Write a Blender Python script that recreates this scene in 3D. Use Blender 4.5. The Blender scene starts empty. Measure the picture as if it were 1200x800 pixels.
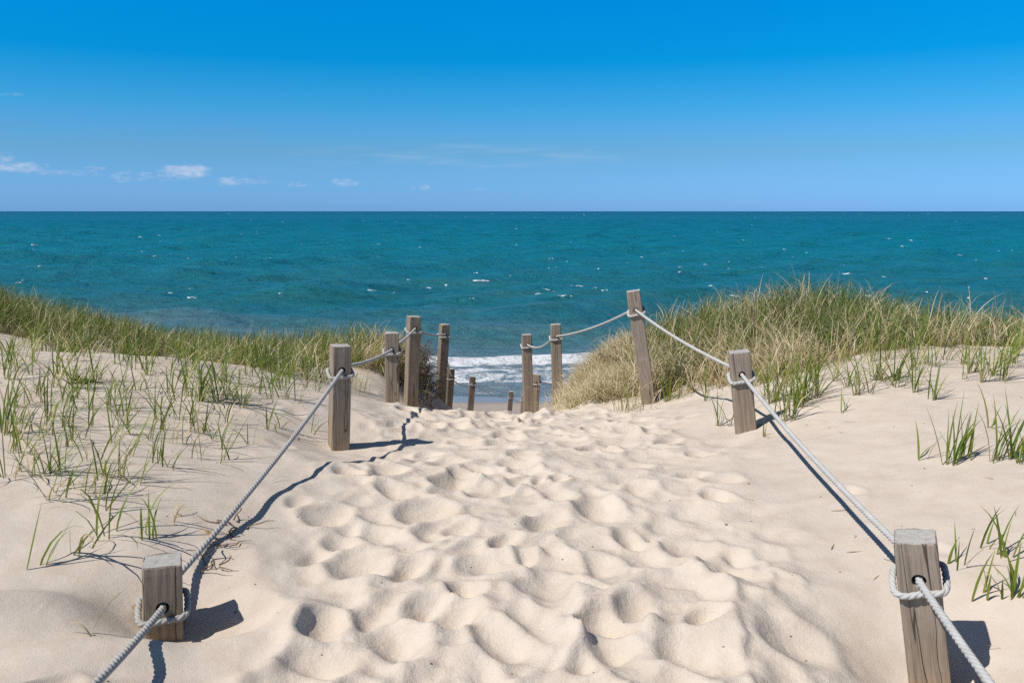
import bpy, bmesh, math, random
import numpy as np
from mathutils import Vector, Matrix, Euler

random.seed(7)
rng = np.random.default_rng(11)
S = bpy.context.scene
COL = S.collection
R = math.radians

# ------------------------------------------------------------------ camera
CAM_Z, F, PITCH = 1.5, 1000.0, math.atan(152.5 / 1000.0)
cam = bpy.data.cameras.new('camera')
cam.sensor_width = 36.0
cam.lens = F / 1200.0 * 36.0
cam.clip_start, cam.clip_end = 0.05, 90000.0
cam_ob = bpy.data.objects.new('camera', cam)
COL.objects.link(cam_ob)
cam_ob.location = (0, 0, CAM_Z)
cam_ob.rotation_euler = (math.pi / 2 - PITCH, 0, 0)
S.camera = cam_ob
CP, SP = math.cos(PITCH), math.sin(PITCH)


def ray(px, py):
    a, b = (px - 600) / F, (400 - py) / F
    return np.array([a, CP + b * SP, -SP + b * CP])


def at_y(px, py, Y):
    """the surveyed point seen at a photo position, Y metres ahead"""
    d = ray(px, py)
    return np.array([0, 0, CAM_Z]) + d * (Y / d[1])


def at_z(px, py, z):
    d = ray(px, py)
    return np.array([0, 0, CAM_Z]) + d * ((z - CAM_Z) / d[2])


# ------------------------------------------------------------------ noise
def _hash(i, j, seed):
    n = (i.astype(np.int64) * 374761393 + j.astype(np.int64) * 668265263 + seed * 974711) & 0x7FFFFFFF
    n = ((n ^ (n >> 13)) * 1274126177) & 0x7FFFFFFF
    return ((n ^ (n >> 16)) & 0xFFFF) / 65535.0


def vnoise(x, y, seed=0):
    x = np.asarray(x, float); y = np.asarray(y, float)
    i, j = np.floor(x), np.floor(y)
    u, v = x - i, y - j
    u = u * u * u * (u * (u * 6 - 15) + 10)
    v = v * v * v * (v * (v * 6 - 15) + 10)
    a, b = _hash(i, j, seed), _hash(i + 1, j, seed)
    c, d = _hash(i, j + 1, seed), _hash(i + 1, j + 1, seed)
    return (a * (1 - u) + b * u) * (1 - v) + (c * (1 - u) + d * u) * v - 0.5


def fbm(x, y, seed=0, octv=3):
    s, a = 0, 1.0
    for k in range(octv):
        s = s + a * vnoise(x * 2 ** k + 17.3 * k, y * 2 ** k - 9.1 * k, seed + k)
        a *= 0.5
    return s


def sstep(a, b, x):
    t = np.clip((np.asarray(x, float) - a) / (b - a), 0, 1)
    return t * t * (3 - 2 * t)


# ------------------------------------------------------------------ terrain: a thin-plate surface through surveyed heights
CTRL = []
for px, py, z in [  # the trodden path
        (600, 790, 0.0), (400, 790, 0.0), (850, 790, 0.0), (600, 680, 0.0), (450, 680, 0.0), (800, 680, 0.0),
        (600, 600, 0.0), (470, 600, 0.0), (780, 600, 0.0), (600, 545, -0.03), (480, 545, -0.03), (760, 545, -0.02),
        (600, 510, -0.17), (500, 510, -0.17), (720, 508, -0.15), (600, 486, -0.48), (545, 486, -0.48), (660, 485, -0.47),
        (735, 482, -0.43), (500, 483, -0.44),
        # left sand
        (200, 750, 0.0), (100, 745, 0.06), (0, 705, 0.1), (300, 640, 0.04), (150, 640, 0.13), (0, 560, 0.25), (150, 560, 0.19), (300, 540, 0.1),
        (398, 527, -0.03), (0, 455, 0.27), (150, 455, 0.22), (290, 470, 0.13), (0, 412, 0.28), (100, 418, 0.25), (200, 425, 0.2), (300, 447, 0.1),
        (380, 462, 0.0), (440, 472, -0.2), (470, 480, -0.38),
        # right sand
        (1090, 805, -0.02), (1195, 740, 0.06), (1000, 640, 0.03), (1190, 640, 0.12), (900, 560, 0.03), (1050, 560, 0.12), (1190, 540, 0.2),
        (873, 505, 0.02), (980, 490, 0.13), (1100, 470, 0.23), (1195, 460, 0.27), (1195, 425, 0.3), (1090, 420, 0.3), (1000, 438, 0.25), (930, 465, 0.12),
        (840, 470, -0.08), (790, 476, -0.28), (760, 481, -0.4)]:
    CTRL.append(at_z(px, py, z))
GH = 0.5
for px, py, Y, gh in [  # ridges under their grass
        (0, 322, 12.5, .5), (100, 354, 11.6, .5), (200, 384, 10.8, .45), (300, 392, 10.4, .42), (400, 392, 10.2, .33), (450, 394, 10.2, .25),
        (690, 412, 9.8, .5), (740, 372, 10.0, .5), (800, 350, 10.3, .5), (880, 332, 10.6, .5), (950, 312, 10.8, .5), (1050, 344, 10.8, .5), (1120, 368, 10.8, .5),
        (1200, 368, 10.8, .5)]:
    p = at_y(px, py, Y); p[2] -= gh
    CTRL.append(p)
CTRL += [np.array(p, float) for p in [
    (-.2, 9.6, -.92), (-.2, 11.2, -1.38), (-.1, 13, -1.85), (.1, 16, -2.55), (.3, 19, -3.3),
    (-.9, 9.6, -.92), (-.95, 11.2, -1.38), (-1.1, 13, -1.85), (.5, 11.2, -1.35), (.55, 13, -1.8), (.45, 9.7, -.93),
    (-1.45, 9.5, -.36), (-1.35, 10.3, -.3), (-1.6, 11.2, -.45), (1.0, 9.0, -.44), (.98, 10, -.45), (1.2, 11.2, -.62), (1.5, 9.6, -.3),
    (-2.6, 13.5, -1.2), (-6, 14.5, -.9), (-12, 16, -.5), (2.4, 13.5, -1.1), (6, 14.0, -.75), (12, 14.5, -.7),
    (-4, 18, -2.6), (-10, 19, -2.4), (4, 18, -2.5), (10, 18, -2.4), (15, 18.5, -2.3), (-15, 20, -2.2),
    (-12, 12, .5), (-14, 8, .5), (12, 10, .2), (14, 6, .4), (-10, 2, .3), (10, 2, .3), (-10, -4, .3), (10, -4, .3),
    (0, 1, 0), (-1, 1, .02), (1, 1, 0), (0, -2, 0), (-2.5, 1, .12), (2.5, 1, .1), (-2.5, -3, .15), (2.5, -3, .15)]]
CTRL = np.array(CTRL)


def _U(r2):
    return np.where(r2 > 1e-9, r2 * np.log(np.maximum(r2, 1e-9)), 0)


_n = len(CTRL)
_d2 = ((CTRL[:, None, :2] - CTRL[None, :, :2]) ** 2).sum(-1)
_A = np.zeros((_n + 3, _n + 3))
_A[:_n, :_n] = _U(_d2) + np.eye(_n) * 0.006
_A[:_n, _n] = 1; _A[:_n, _n + 1:] = CTRL[:, :2]
_A[_n, :_n] = 1; _A[_n + 1:, :_n] = CTRL[:, :2].T
_W = np.linalg.solve(_A, np.concatenate([CTRL[:, 2], np.zeros(3)]))


def tps(x, y):
    sh = x.shape
    x = np.clip(x.ravel(), -15, 15); y = np.clip(y.ravel(), -4, 20)
    out = np.empty(x.size)
    for k in range(0, x.size, 20000):
        xs, ys = x[k:k + 20000], y[k:k + 20000]
        r2 = (xs[:, None] - CTRL[None, :, 0]) ** 2 + (ys[:, None] - CTRL[None, :, 1]) ** 2
        out[k:k + 20000] = _U(r2) @ _W[:_n] + _W[_n] + xs * _W[_n + 1] + ys * _W[_n + 2]
    return out.reshape(sh)


FAR_Y = [12, 13, 16, 19.5, 26, 30.5, 35, 41, 60, 200]
FAR_Z = [-1.6, -1.9, -2.6, -3.5, -5.15, -6.25, -6.74, -7.12, -8.6, -12]


def z_base(x, y):
    x = np.asarray(x, float); y = np.asarray(y, float)
    far = np.interp(y, FAR_Y, FAR_Z) + sstep(2, 7, np.abs(x - .3)) * np.interp(y, [12, 17, 28], [.8, .9, 0])
    w = sstep(14, 19, y)
    z = np.zeros(np.broadcast(x, y).shape)
    m = w < 1
    xb, yb = np.broadcast_arrays(x, y)
    if m.any():
        z[m] = tps(xb[m], yb[m])
    z = z * (1 - w) + far * w
    # wind-blown undulation
    z = z + 0.035 * fbm(x * 1.1, y * 1.3, 5, 2) * (1 - sstep(30, 38, y)) + 0.010 * fbm(x * 4.2 + y * 1.1, y * 4.6, 15, 2) * (1 - sstep(12, 16, y))
    return z


# footprints: soft pits pressed one over another
PX0, PX1, PY0, PY1, PS = -2.7, 2.8, 0.6, 9.6, 0.0125
pgx = np.arange(PX0, PX1 + PS, PS); pgy = np.arange(PY0, PY1 + PS, PS)
PG = np.zeros((len(pgy), len(pgx)))


def path_left(y):
    return np.interp(y, [1, 2.5, 5, 8, 10], [-.75, -.8, -.95, -.95, -.9])


def path_right(y):
    return np.interp(y, [1, 2.5, 5, 8, 10], [1.0, 1.1, 1.25, 1.1, .6])


def press(cx, cy, a, b, ang, D, rim, heel=0.0):
    rr = 2.0 * a
    i0, i1 = int((cx - rr - PX0) / PS), int((cx + rr - PX0) / PS)
    j0, j1 = int((cy - rr - PY0) / PS), int((cy + rr - PY0) / PS)
    i0, j0 = max(i0, 0), max(j0, 0); i1, j1 = min(i1, len(pgx)), min(j1, len(pgy))
    if i1 <= i0 or j1 <= j0:
        return
    X, Y = np.meshgrid(pgx[i0:i1], pgy[j0:j1])
    wob = 1 + .5 * vnoise(X * 7 + cx * 31, Y * 7 - cy * 17, 77)
    dx, dy = X - cx, Y - cy
    c, s = math.cos(ang), math.sin(ang)
    u, v = dx * c + dy * s, -dx * s + dy * c
    r = np.sqrt((u / a) ** 2 + (v / (b * (1 + heel * u / a))) ** 2) * wob
    w = 1 - sstep(.8, 1.3, r)
    pit = -D * np.clip(1.05 - r, -.1, .8) * 1.25
    h = PG[j0:j1, i0:i1]
    h = h * (1 - w * .85) + pit * w * .85
    h = h + rim * np.exp(-((r - 1.2) / .26) ** 2) * (0.6 + .8 * vnoise(X * 3, Y * 3, 3) + .4)
    PG[j0:j1, i0:i1] = h


def worley(x, y, seed):
    i0, j0 = np.floor(x), np.floor(y)
    f1 = np.full(x.shape, 9.0); amp = np.zeros(x.shape)
    for di in (-1, 0, 1):
        for dj in (-1, 0, 1):
            i, j = i0 + di, j0 + dj
            d = np.hypot(i + .08 + .84 * _hash(i, j, seed) - x, j + .08 + .84 * _hash(i, j, seed + 1) - y)
            m = d < f1
            f1 = np.where(m, d, f1); amp = np.where(m, _hash(i, j, seed + 2), amp)
    return f1, amp


_X, _Y = np.meshgrid(pgx, pgy)
_wx = _X + .16 * vnoise(_X * 2.6, _Y * 2.6, 90) + .05 * vnoise(_X * 7, _Y * 7, 91)
_wy = _Y + .16 * vnoise(_X * 2.6, _Y * 2.6, 92) + .05 * vnoise(_X * 7, _Y * 7, 93)
_f, _a = worley(_wx * 4.3 + .5 * _wy, _wy * 3.5, 300)
_f2, _a2 = worley(_wx * 7.0 - 1.4 * _wy, _wy * 6.2, 400)
_in = sstep(-.42, .35, np.minimum(_X - path_left(_Y), path_right(_Y) - _X) + .5 * vnoise(_X * 1.7, _Y * 1.7, 94))
PG += _in * (.5 + .75 * sstep(-.28, .25, vnoise(_X * 1.25 + 3, _Y * 1.1, 96))) * ((.25 + .75 * _a) * .115 * (np.minimum(_f, .8) ** 1.3 - .36) + .055 * (.1 + .9 * _a2) * (np.minimum(_f2, .8) ** 1.3 - .36) + .045 * fbm(_X * 2.3, _Y * 2.3, 95, 3))
prs = random.Random(21)
for k in range(260):
    y = 0.8 + 8.5 * prs.random()
    xl, xr = float(path_left(y)), float(path_right(y))
    if k < 60:
        x = prs.uniform(xl - .7, xr + .7)
        D, a = prs.uniform(.015, .035), prs.uniform(.08, .14)
    else:
        x = prs.gauss((xl + xr) / 2, (xr - xl) * .3)
        if not xl - .1 < x < xr + .1:
            continue
        D, a = prs.uniform(.035, .08), prs.uniform(.09, .17)
    press(x, y, a, a * prs.uniform(.55, .95), math.pi / 2 + prs.gauss(0, .7), D, D * .2, prs.uniform(-.25, .25))
for k in range(1):
    PG[1:-1, 1:-1] = (PG[1:-1, 1:-1] * 4 + PG[:-2, 1:-1] + PG[2:, 1:-1] + PG[1:-1, :-2] + PG[1:-1, 2:]) / 8
PG += _in * .009 * fbm(_X * 11, _Y * 11, 97, 3)
PG += (1 - _in) * (.0035 * fbm(_X * 2.5 + _Y * 2, _Y * 17 - _X * 4, 98, 2) + .012 * fbm(_X * 3, _Y * 3.4, 99, 2))
for cx, cy, hgt, sx, sy in [(-1.22, 2.75, .06, .35, .14), (-1.02, 2.98, -.05, .14, .12), (1.25, 2.35, .035, .3, .2),
                            (-1.95, 2.75, .085, .5, .13), (-1.55, 2.25, .065, .45, .11), (-1.0, 2.35, .05, .35, .10), (1.05, 1.95, .04, .4, .12), (1.75, 5.8, .06, .35, .15), (1.45, 5.5, -.03, .12, .12)]:
    X, Y = np.meshgrid(pgx, pgy)
    PG += hgt * np.exp(-((X - cx) / sx) ** 2 - ((Y - cy - .15 * np.sin((X - cx) * 4)) / sy) ** 2)
edge = np.minimum(np.minimum(np.arange(len(pgx)), np.arange(len(pgx))[::-1])[None, :], np.minimum(np.arange(len(pgy)), np.arange(len(pgy))[::-1])[:, None])
PG *= sstep(0, 25, edge)


def pits(x, y):
    fx = np.clip((x - PX0) / PS, 0, len(pgx) - 1.001); fy = np.clip((y - PY0) / PS, 0, len(pgy) - 1.001)
    i, j = fx.astype(int), fy.astype(int)
    u, v = fx - i, fy - j
    return (PG[j, i] * (1 - u) + PG[j, i + 1] * u) * (1 - v) + (PG[j + 1, i] * (1 - u) + PG[j + 1, i + 1] * u) * v


def ground(x, y):
    x = np.atleast_1d(np.asarray(x, float)); y = np.atleast_1d(np.asarray(y, float))
    return z_base(x, y) + pits(x, y)


def gz(x, y):
    return float(ground(x, y)[0])


# the sand is scoured or banked up at the foot of the nearest posts
for (bx, by), Y, sg in (((199, 744), 3.02, .2), ((1092, 812), 2.82, .25), ((397, 524), 5.75, .3), ((874, 505), 5.8, .3)):
    P = at_y(bx, by, Y)
    dz = P[2] - gz(P[0], P[1])
    PG += dz * np.exp(-((_X - P[0]) ** 2 + (_Y - P[1]) ** 2) / (2 * sg * sg)) * sstep(0, 25, edge)


def hit(px, py):
    d = ray(px, py)
    ys = np.concatenate([np.arange(1.2, 14, .02), np.arange(14, 60, .2)])
    t = ys / d[1]
    X, Z = d[0] * t, CAM_Z + d[2] * t
    k = np.argmax(Z < ground(X, ys))
    return np.array([X[k], ys[k], ground(X[k], ys[k])[0]])


# ------------------------------------------------------------------ mesh and property helpers
def mesh_quads(name, V, Q, smooth=True, attrs=None):
    me = bpy.data.meshes.new(name)
    V = np.ascontiguousarray(V, np.float32); Q = np.ascontiguousarray(Q, np.int32)
    me.vertices.add(len(V)); me.vertices.foreach_set('co', V.ravel())
    me.loops.add(Q.size); me.loops.foreach_set('vertex_index', Q.ravel())
    me.polygons.add(len(Q)); me.polygons.foreach_set('loop_start', np.arange(0, Q.size, 4, dtype=np.int32))
    me.update(calc_edges=True)
    if smooth:
        me.polygons.foreach_set('use_smooth', np.ones(len(Q), bool))
    for k, a in (attrs or {}).items():
        at = me.attributes.new(k, 'FLOAT', 'POINT')
        at.data.foreach_set('value', np.ascontiguousarray(a, np.float32))
    me.validate()
    return me


def link(name, me, mat=None, parent=None):
    o = bpy.data.objects.new(name, me)
    COL.objects.link(o)
    if mat is not None:
        me.materials.append(mat)
    if parent is not None:
        o.parent = parent
    return o


def tag(o, label=None, cat=None, group=None, kind=None):
    for k, v in (('label', label), ('category', cat), ('group', group), ('kind', kind)):
        if v:
            o[k] = v
    return o


def grid_faces(nr, nc):
    i = np.arange(nr - 1)[:, None] * nc + np.arange(nc - 1)[None, :]
    return np.stack([i, i + 1, i + 1 + nc, i + nc], -1).reshape(-1, 4)


class NT:
    """short-hand for building node trees"""

    def __init__(s, tree):
        s.t = tree; s.n = tree.nodes; s.n.clear()

    def node(s, typ, props=None, **ins):
        n = s.n.new(typ)
        for k, v in (props or {}).items():
            setattr(n, k, v)
        for k, v in ins.items():
            k = int(k[1:]) if k[0] == '_' and k[1:].isdigit() else k.replace('_', ' ')
            s.put(n.inputs[k], v)
        return n

    def put(s, sock, v):
        if isinstance(v, bpy.types.NodeSocket):
            s.t.links.new(v, sock)
        elif isinstance(v, bpy.types.Node):
            s.t.links.new(v.outputs[0], sock)
        else:
            if sock.type == 'RGBA' and len(v) == 3:
                v = (*v, 1)
            sock.default_value = v

    def math(s, op, a, b=0.0, c=0.0, clamp=False):
        return s.node('ShaderNodeMath', {'operation': op, 'use_clamp': clamp}, _0=a, _1=b, _2=c).outputs[0]

    def mix(s, f, a, b, blend='MIX'):
        n = s.n.new('ShaderNodeMix'); n.data_type = 'RGBA'; n.blend_type = blend
        s.put(n.inputs[0], f); s.put(n.inputs[6], a); s.put(n.inputs[7], b)
        return n.outputs[2]

    def ramp(s, f, stops, interp='LINEAR'):
        n = s.n.new('ShaderNodeValToRGB'); cr = n.color_ramp; cr.interpolation = interp
        while len(cr.elements) < len(stops):
            cr.elements.new(.5)
        for e, (p, c) in zip(cr.elements, stops):
            e.position = p; e.color = (*c, 1) if len(c) == 3 else c
        s.put(n.inputs[0], f)
        return n.outputs[0]

    def step(s, f, a, b, lo=0.0, hi=1.0):
        n = s.n.new('ShaderNodeMapRange'); n.interpolation_type = 'SMOOTHSTEP'
        s.put(n.inputs[0], f); s.put(n.inputs[1], a); s.put(n.inputs[2], b); s.put(n.inputs[3], lo); s.put(n.inputs[4], hi)
        return n.outputs[0]

    def noise(s, vec, scale, detail=3.0, rough=.55, dist=0.0):
        return s.node('ShaderNodeTexNoise', Vector=vec, Scale=scale, Detail=detail, Roughness=rough, Distortion=dist).outputs[0]

    def mapping(s, vec, sc=(1, 1, 1), loc=(0, 0, 0)):
        return s.node('ShaderNodeMapping', Vector=vec, Location=loc, Scale=sc).outputs[0]

    def attr(s, name):
        return s.node('ShaderNodeAttribute', {'attribute_name': name}).outputs[2]

    def bump(s, h, strength, dist):
        return s.node('ShaderNodeBump', Height=h, Strength=strength, Distance=dist).outputs[0]

    def out(s, surf):
        s.node('ShaderNodeOutputMaterial', Surface=surf)


def new_mat(name):
    m = bpy.data.materials.new(name); m.use_nodes = True
    return m, NT(m.node_tree)


# ------------------------------------------------------------------ materials
def mat_sand():
    m, n = new_mat('dry sand')
    pos = n.node('ShaderNodeNewGeometry').outputs[0]
    sep = n.node('ShaderNodeSeparateXYZ', Vector=pos)
    big = n.noise(pos, 1.3, 4)
    mid = n.noise(pos, 9, 4)
    grain = n.noise(pos, 260, 2, .8)
    grain2 = n.noise(pos, 700, 1, .8)
    trod = n.attr('trod')
    side = n.mix(big, SAND_SIDE_A, SAND_SIDE_B)
    path = n.mix(big, SAND_PATH_A, SAND_PATH_B)
    c = n.mix(trod, side, path)
    c = n.mix(n.step(mid, .35, .75, 0, .35), c, (.46, .36, .27))
    c = n.mix(n.step(grain, .56, .72, 0, .5), c, (.30, .23, .17))
    c = n.mix(n.step(grain2, .6, .75, 0, .5), c, (.72, .64, .54))
    # litter of dead leaves and dark roots under the dense grass
    lit = n.attr('litter')
    lt = n.noise(n.mapping(pos, (60, 25, 40)), 1, 4, .7)
    lc = n.ramp(lt, [(.3, (.055, .04, .025)), (.5, (.18, .13, .08)), (.72, (.36, .29, .2))])
    c = n.mix(n.step(n.math('ADD', lit, n.math('MULTIPLY', n.math('SUBTRACT', mid, .5), .6)), .35, .7), c, lc)
    # wet strand by the water
    wet = n.step(n.math('ADD', sep.outputs[2], n.math('MULTIPLY', big, .12)), -6.74, -6.84)
    damp = n.step(n.math('ADD', sep.outputs[2], n.math('MULTIPLY', big, .2)), -5.9, -6.5, 0, .75)
    c = n.mix(damp, c, (.27, .235, .21))
    c = n.mix(wet, c, (.24, .20, .18))
    rough = n.step(wet, 0, 1, 1, .16)
    h = n.math('ADD', n.math('MULTIPLY', grain, .6), n.math('MULTIPLY', mid, 1.6))
    clod = n.noise(pos, 42, 3, .6, .3)
    h = n.math('ADD', h, n.math('MULTIPLY', clod, n.math('ADD', .35, n.math('MULTIPLY', trod, 1.1))))
    rip = n.noise(n.mapping(pos, (5, 30, 8)), 1, 2, .5, .4)
    h = n.math('ADD', h, n.math('MULTIPLY', rip, n.math('MULTIPLY', n.math('SUBTRACT', 1.0, trod), .3)))
    b = n.bump(h, n.math('SUBTRACT', .42, n.math('MULTIPLY', wet, .38)), .012)
    n.out(n.node('ShaderNodeBsdfPrincipled', Base_Color=c, Roughness=rough, Normal=b, Specular_IOR_Level=n.math('MULTIPLY', wet, .5)))
    return m


SAND_SIDE_A, SAND_SIDE_B = (.535, .465, .39), (.60, .525, .445)
SAND_PATH_A, SAND_PATH_B = (.56, .485, .405), (.63, .555, .47)


def mat_sea():
    m, n = new_mat('sea water')
    pos = n.node('ShaderNodeNewGeometry').outputs[0]
    sep = n.node('ShaderNodeSeparateXYZ', Vector=pos)
    y = sep.outputs[1]
    d = n.math('LOGARITHM', n.math('MAXIMUM', y, 1.0), 10.0)
    d = n.math('ADD', d, n.math('MULTIPLY', n.math('SUBTRACT', n.noise(n.mapping(pos, (.012, .03, 0)), 1, 4, .6), .5), .45))
    t = n.math('DIVIDE', n.math('SUBTRACT', d, 1.6), 2.4, clamp=True)
    c = n.ramp(t, [(0, (.22, .27, .31)), (.035, (.15, .23, .27)), (.1, (.014, .15, .185)), (.28, (.003, .160, .218)), (.5, (.002, .122, .175)), (.75, (.001, .086, .140)), (1, (.001, .058, .10))])  # pale near-shore stops put sky reflection and foam residue into the colour
    streak = n.noise(n.mapping(pos, (.05, .22, 0)), 1, 5, .65)
    c = n.mix(n.step(streak, .5, .7, 0, .6), c, (.010, .17, .25))
    c = n.mix(n.step(streak, .48, .28, 0, .6), c, (.0, .075, .09))
    c = n.mix(n.math('MULTIPLY', n.step(n.noise(n.mapping(pos, (.03, .12, 0), (5, 3, 0)), 1, 4, .6), .48, .66), n.step(y, 160, 60, 0, .35)), c, (.05, .155, .15))
    f = n.attr('foam')
    fn = n.noise(n.mapping(pos, (.75, .62, 1)), 1, 8, .74, .5)
    ff = n.step(n.math('ADD', f, n.math('MULTIPLY', n.math('SUBTRACT', fn, .5), 2.1)), .40, .75)
    c = n.mix(ff, c, (.80, .82, .84))
    w1 = n.noise(n.mapping(pos, (.8, 1.3, 1)), 1, 7, .68, .3)
    w2 = n.noise(n.mapping(pos, (.13, .2, 1)), 1, 3, .6)
    h = n.math('ADD', w1, n.math('MULTIPLY', w2, 2.2))
    b = n.bump(h, 1.0, .7)
    n.out(n.node('ShaderNodeBsdfPrincipled', Base_Color=c, Roughness=n.step(ff, 0, 1, .34, .9), IOR=1.33, Specular_IOR_Level=n.step(ff, 0, 1, .2, .1), Normal=b))
    return m


def mat_foam():
    m, n = new_mat('white foam')
    n.out(n.node('ShaderNodeBsdfPrincipled', Base_Color=(.60, .66, .70), Roughness=.9))
    return m


def mat_wood(name, top, low, dark, yellow=0.0):
    m, n = new_mat(name)
    obj = n.node('ShaderNodeTexCoord').outputs[3]
    rnd = n.node('ShaderNodeObjectInfo').outputs[5]
    off = n.node('ShaderNodeCombineXYZ', X=n.math('MULTIPLY', rnd, 37.0), Y=n.math('MULTIPLY', rnd, 91.0), Z=n.math('MULTIPLY', rnd, 13.0)).outputs[0]
    v = n.node('ShaderNodeVectorMath', {'operation': 'ADD'}, _0=obj, _1=off).outputs[0]
    warp = n.noise(n.mapping(v, (6, 6, 2.2)), 1, 2)
    wv = n.node('ShaderNodeVectorMath', {'operation': 'MULTIPLY_ADD'}, _0=n.node('ShaderNodeCombineXYZ', X=warp, Y=warp).outputs[0], _1=(.03, .03, 0), _2=v).outputs[0]
    g1 = n.noise(n.mapping(wv, (75, 75, 1.6)), 1, 4, .6)
    g2 = n.noise(n.mapping(wv, (190, 190, 5)), 1, 3, .7)
    blot = n.noise(v, 7, 4)
    z = n.node('ShaderNodeSeparateXYZ', Vector=obj).outputs[2]
    hz = n.step(n.math('ADD', z, n.math('MULTIPLY', blot, .5)), .05, .75)
    c = n.mix(hz, low, top)
    c = n.mix(n.step(g1, .42, .66, 0, .6), c, dark)
    c = n.mix(n.step(g2, .45, .75, 0, .5), c, tuple(x * .45 for x in dark))
    c = n.mix(n.step(blot, .55, .8, 0, .4), c, tuple(x * 1.5 for x in top))
    crack = n.noise(n.mapping(wv, (20, 20, .5)), 1, 2, .4)
    cr = n.math('SUBTRACT', 1.0, n.step(n.math('ABSOLUTE', n.math('SUBTRACT', crack, .47)), .004, .016))
    c = n.mix(n.math('MULTIPLY', cr, .8), c, (.03, .022, .016))
    knot = n.node('ShaderNodeTexVoronoi', Vector=n.mapping(v, (9, 9, 3.2)), Scale=1.0).outputs[0]
    c = n.mix(n.step(knot, .10, .05, 0, .8), c, (.045, .03, .02))
    nz = n.node('ShaderNodeSeparateXYZ', Vector=n.node('ShaderNodeTexCoord').outputs[1]).outputs[2]
    endg = n.mix(n.noise(v, 60, 3), (.30, .28, .25), (.50, .48, .44))
    c = n.mix(n.step(nz, .7, .9), c, endg)
    h = n.math('SUBTRACT', n.math('ADD', n.math('MULTIPLY', g1, .6), n.math('MULTIPLY', g2, .4)), n.math('MULTIPLY', cr, 1.2))
    n.out(n.node('ShaderNodeBsdfPrincipled', Base_Color=c, Roughness=.88, Specular_IOR_Level=.2, Normal=n.bump(h, .6, .004)))
    return m


def mat_rope(name, ca, cb):
    m, n = new_mat(name)
    obj = n.node('ShaderNodeTexCoord').outputs[3]
    nz = n.noise(obj, 14, 3)
    fz = n.noise(obj, 420, 2, .7)
    c = n.mix(nz, ca, cb)
    c = n.mix(n.step(fz, .5, .75, 0, .45), c, (.22, .21, .2))
    n.out(n.node('ShaderNodeBsdfPrincipled', Base_Color=c, Roughness=.8, Specular_IOR_Level=.25, Normal=n.bump(fz, .5, .003)))
    return m


def mat_grass():
    m, n = new_mat('beach grass')
    tone, along = n.attr('tone'), n.attr('along')
    c = n.ramp(tone, [(0, (.022, .052, .010)), (.25, (.062, .118, .012)), (.45, (.14, .205, .020)), (.62, (.25, .27, .045)), (.76, (.42, .33, .15)), (1, (.72, .60, .42))])
    base = n.ramp(n.math('FRACT', n.math('MULTIPLY', tone, 7.3)), [(0, (.30, .22, .09)), (.5, (.22, .20, .06)), (1, (.33, .19, .10))])
    c = n.mix(n.step(along, .28, .02, 0, .7), c, base)
    c = n.mix(n.step(along, .86, 1.0, 0, .5), c, (.38, .30, .16))
    di = n.node('ShaderNodeBsdfPrincipled', Base_Color=c, Roughness=.5, Specular_IOR_Level=.35)
    tr = n.node('ShaderNodeBsdfTranslucent', Color=n.mix(.5, c, (.30, .36, .04), 'MIX'))
    ms = n.node('ShaderNodeMixShader', _0=.30, _1=di.outputs[0], _2=tr.outputs[0])
    n.out(ms.outputs[0])
    return m


def mat_plain(name, ca, cb, scale, rough=.8, bump=.4):
    m, n = new_mat(name)
    obj = n.node('ShaderNodeTexCoord').outputs[3]
    a = n.noise(obj, scale, 4)
    n.out(n.node('ShaderNodeBsdfPrincipled', Base_Color=n.mix(n.step(a, .35, .65), ca, cb), Roughness=rough, Normal=n.bump(a, bump, .004)))
    return m


M_SAND, M_SEA, M_FOAM, M_ROPE, M_GRASS = mat_sand(), mat_sea(), mat_foam(), mat_rope('white rope', (.37, .365, .35), (.56, .55, .53)), mat_grass()
M_ROPE_SHADED = mat_rope('shade-toned rope', (.29, .28, .26), (.45, .435, .41))  # left rope's greyer tone puts its self-shade into the colour
M_WOOD = mat_wood('weathered grey timber', (.31, .255, .20), (.36, .27, .18), (.18, .135, .10))
M_WOOD_DARK = mat_wood('dark brown timber', (.17, .13, .10), (.20, .145, .10), (.09, .068, .05))  # darker brown tone used on the far left posts
M_WOOD_TAN = mat_wood('tan timber', (.29, .235, .175), (.34, .25, .16), (.185, .135, .09))
M_STEM = mat_plain('dry stem', (.10, .065, .04), (.27, .19, .12), 40)
M_WEED = mat_plain('black seaweed', (.008, .007, .006), (.03, .024, .018), 30, .45)
M_GRIT = mat_plain('grit', (.06, .05, .042), (.30, .25, .2), 3)
M_ROOT = mat_plain('dark root', (.022, .016, .012), (.13, .09, .06), 25)
M_LEAF = mat_plain('dead leaf', (.30, .19, .09), (.42, .30, .17), 50)

# ------------------------------------------------------------------ grass boundaries
LB = np.array([hit(*p)[:2] for p in [(0, 408), (60, 410), (120, 412), (200, 417), (250, 424), (300, 438), (340, 447), (380, 458), (420, 464), (455, 472)]])
RB = np.array([hit(*p)[:2] for p in [(700, 484), (740, 480), (790, 473), (830, 464), (880, 455), (930, 446), (980, 436), (1040, 424), (1100, 414), (1200, 416)]])
LB = np.vstack([[-14, LB[0, 1] + .3], LB[np.argsort(LB[:, 0])], ])
RB = np.vstack([RB[np.argsort(RB[:, 0])], [14, RB[-1, 1]]])


def gap_l(y):
    return np.interp(y, [7.4, 9.3, 9.6, 10, 12, 14, 30], [-1.5, -1.62, -1.25, -1.08, -1.3, -2.2, -3])


def gap_r(y):
    return np.interp(y, [7.8, 8.6, 9, 10, 12, 14, 30], [1.1, .76, .68, .68, .92, 2.4, 3.4])


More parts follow.
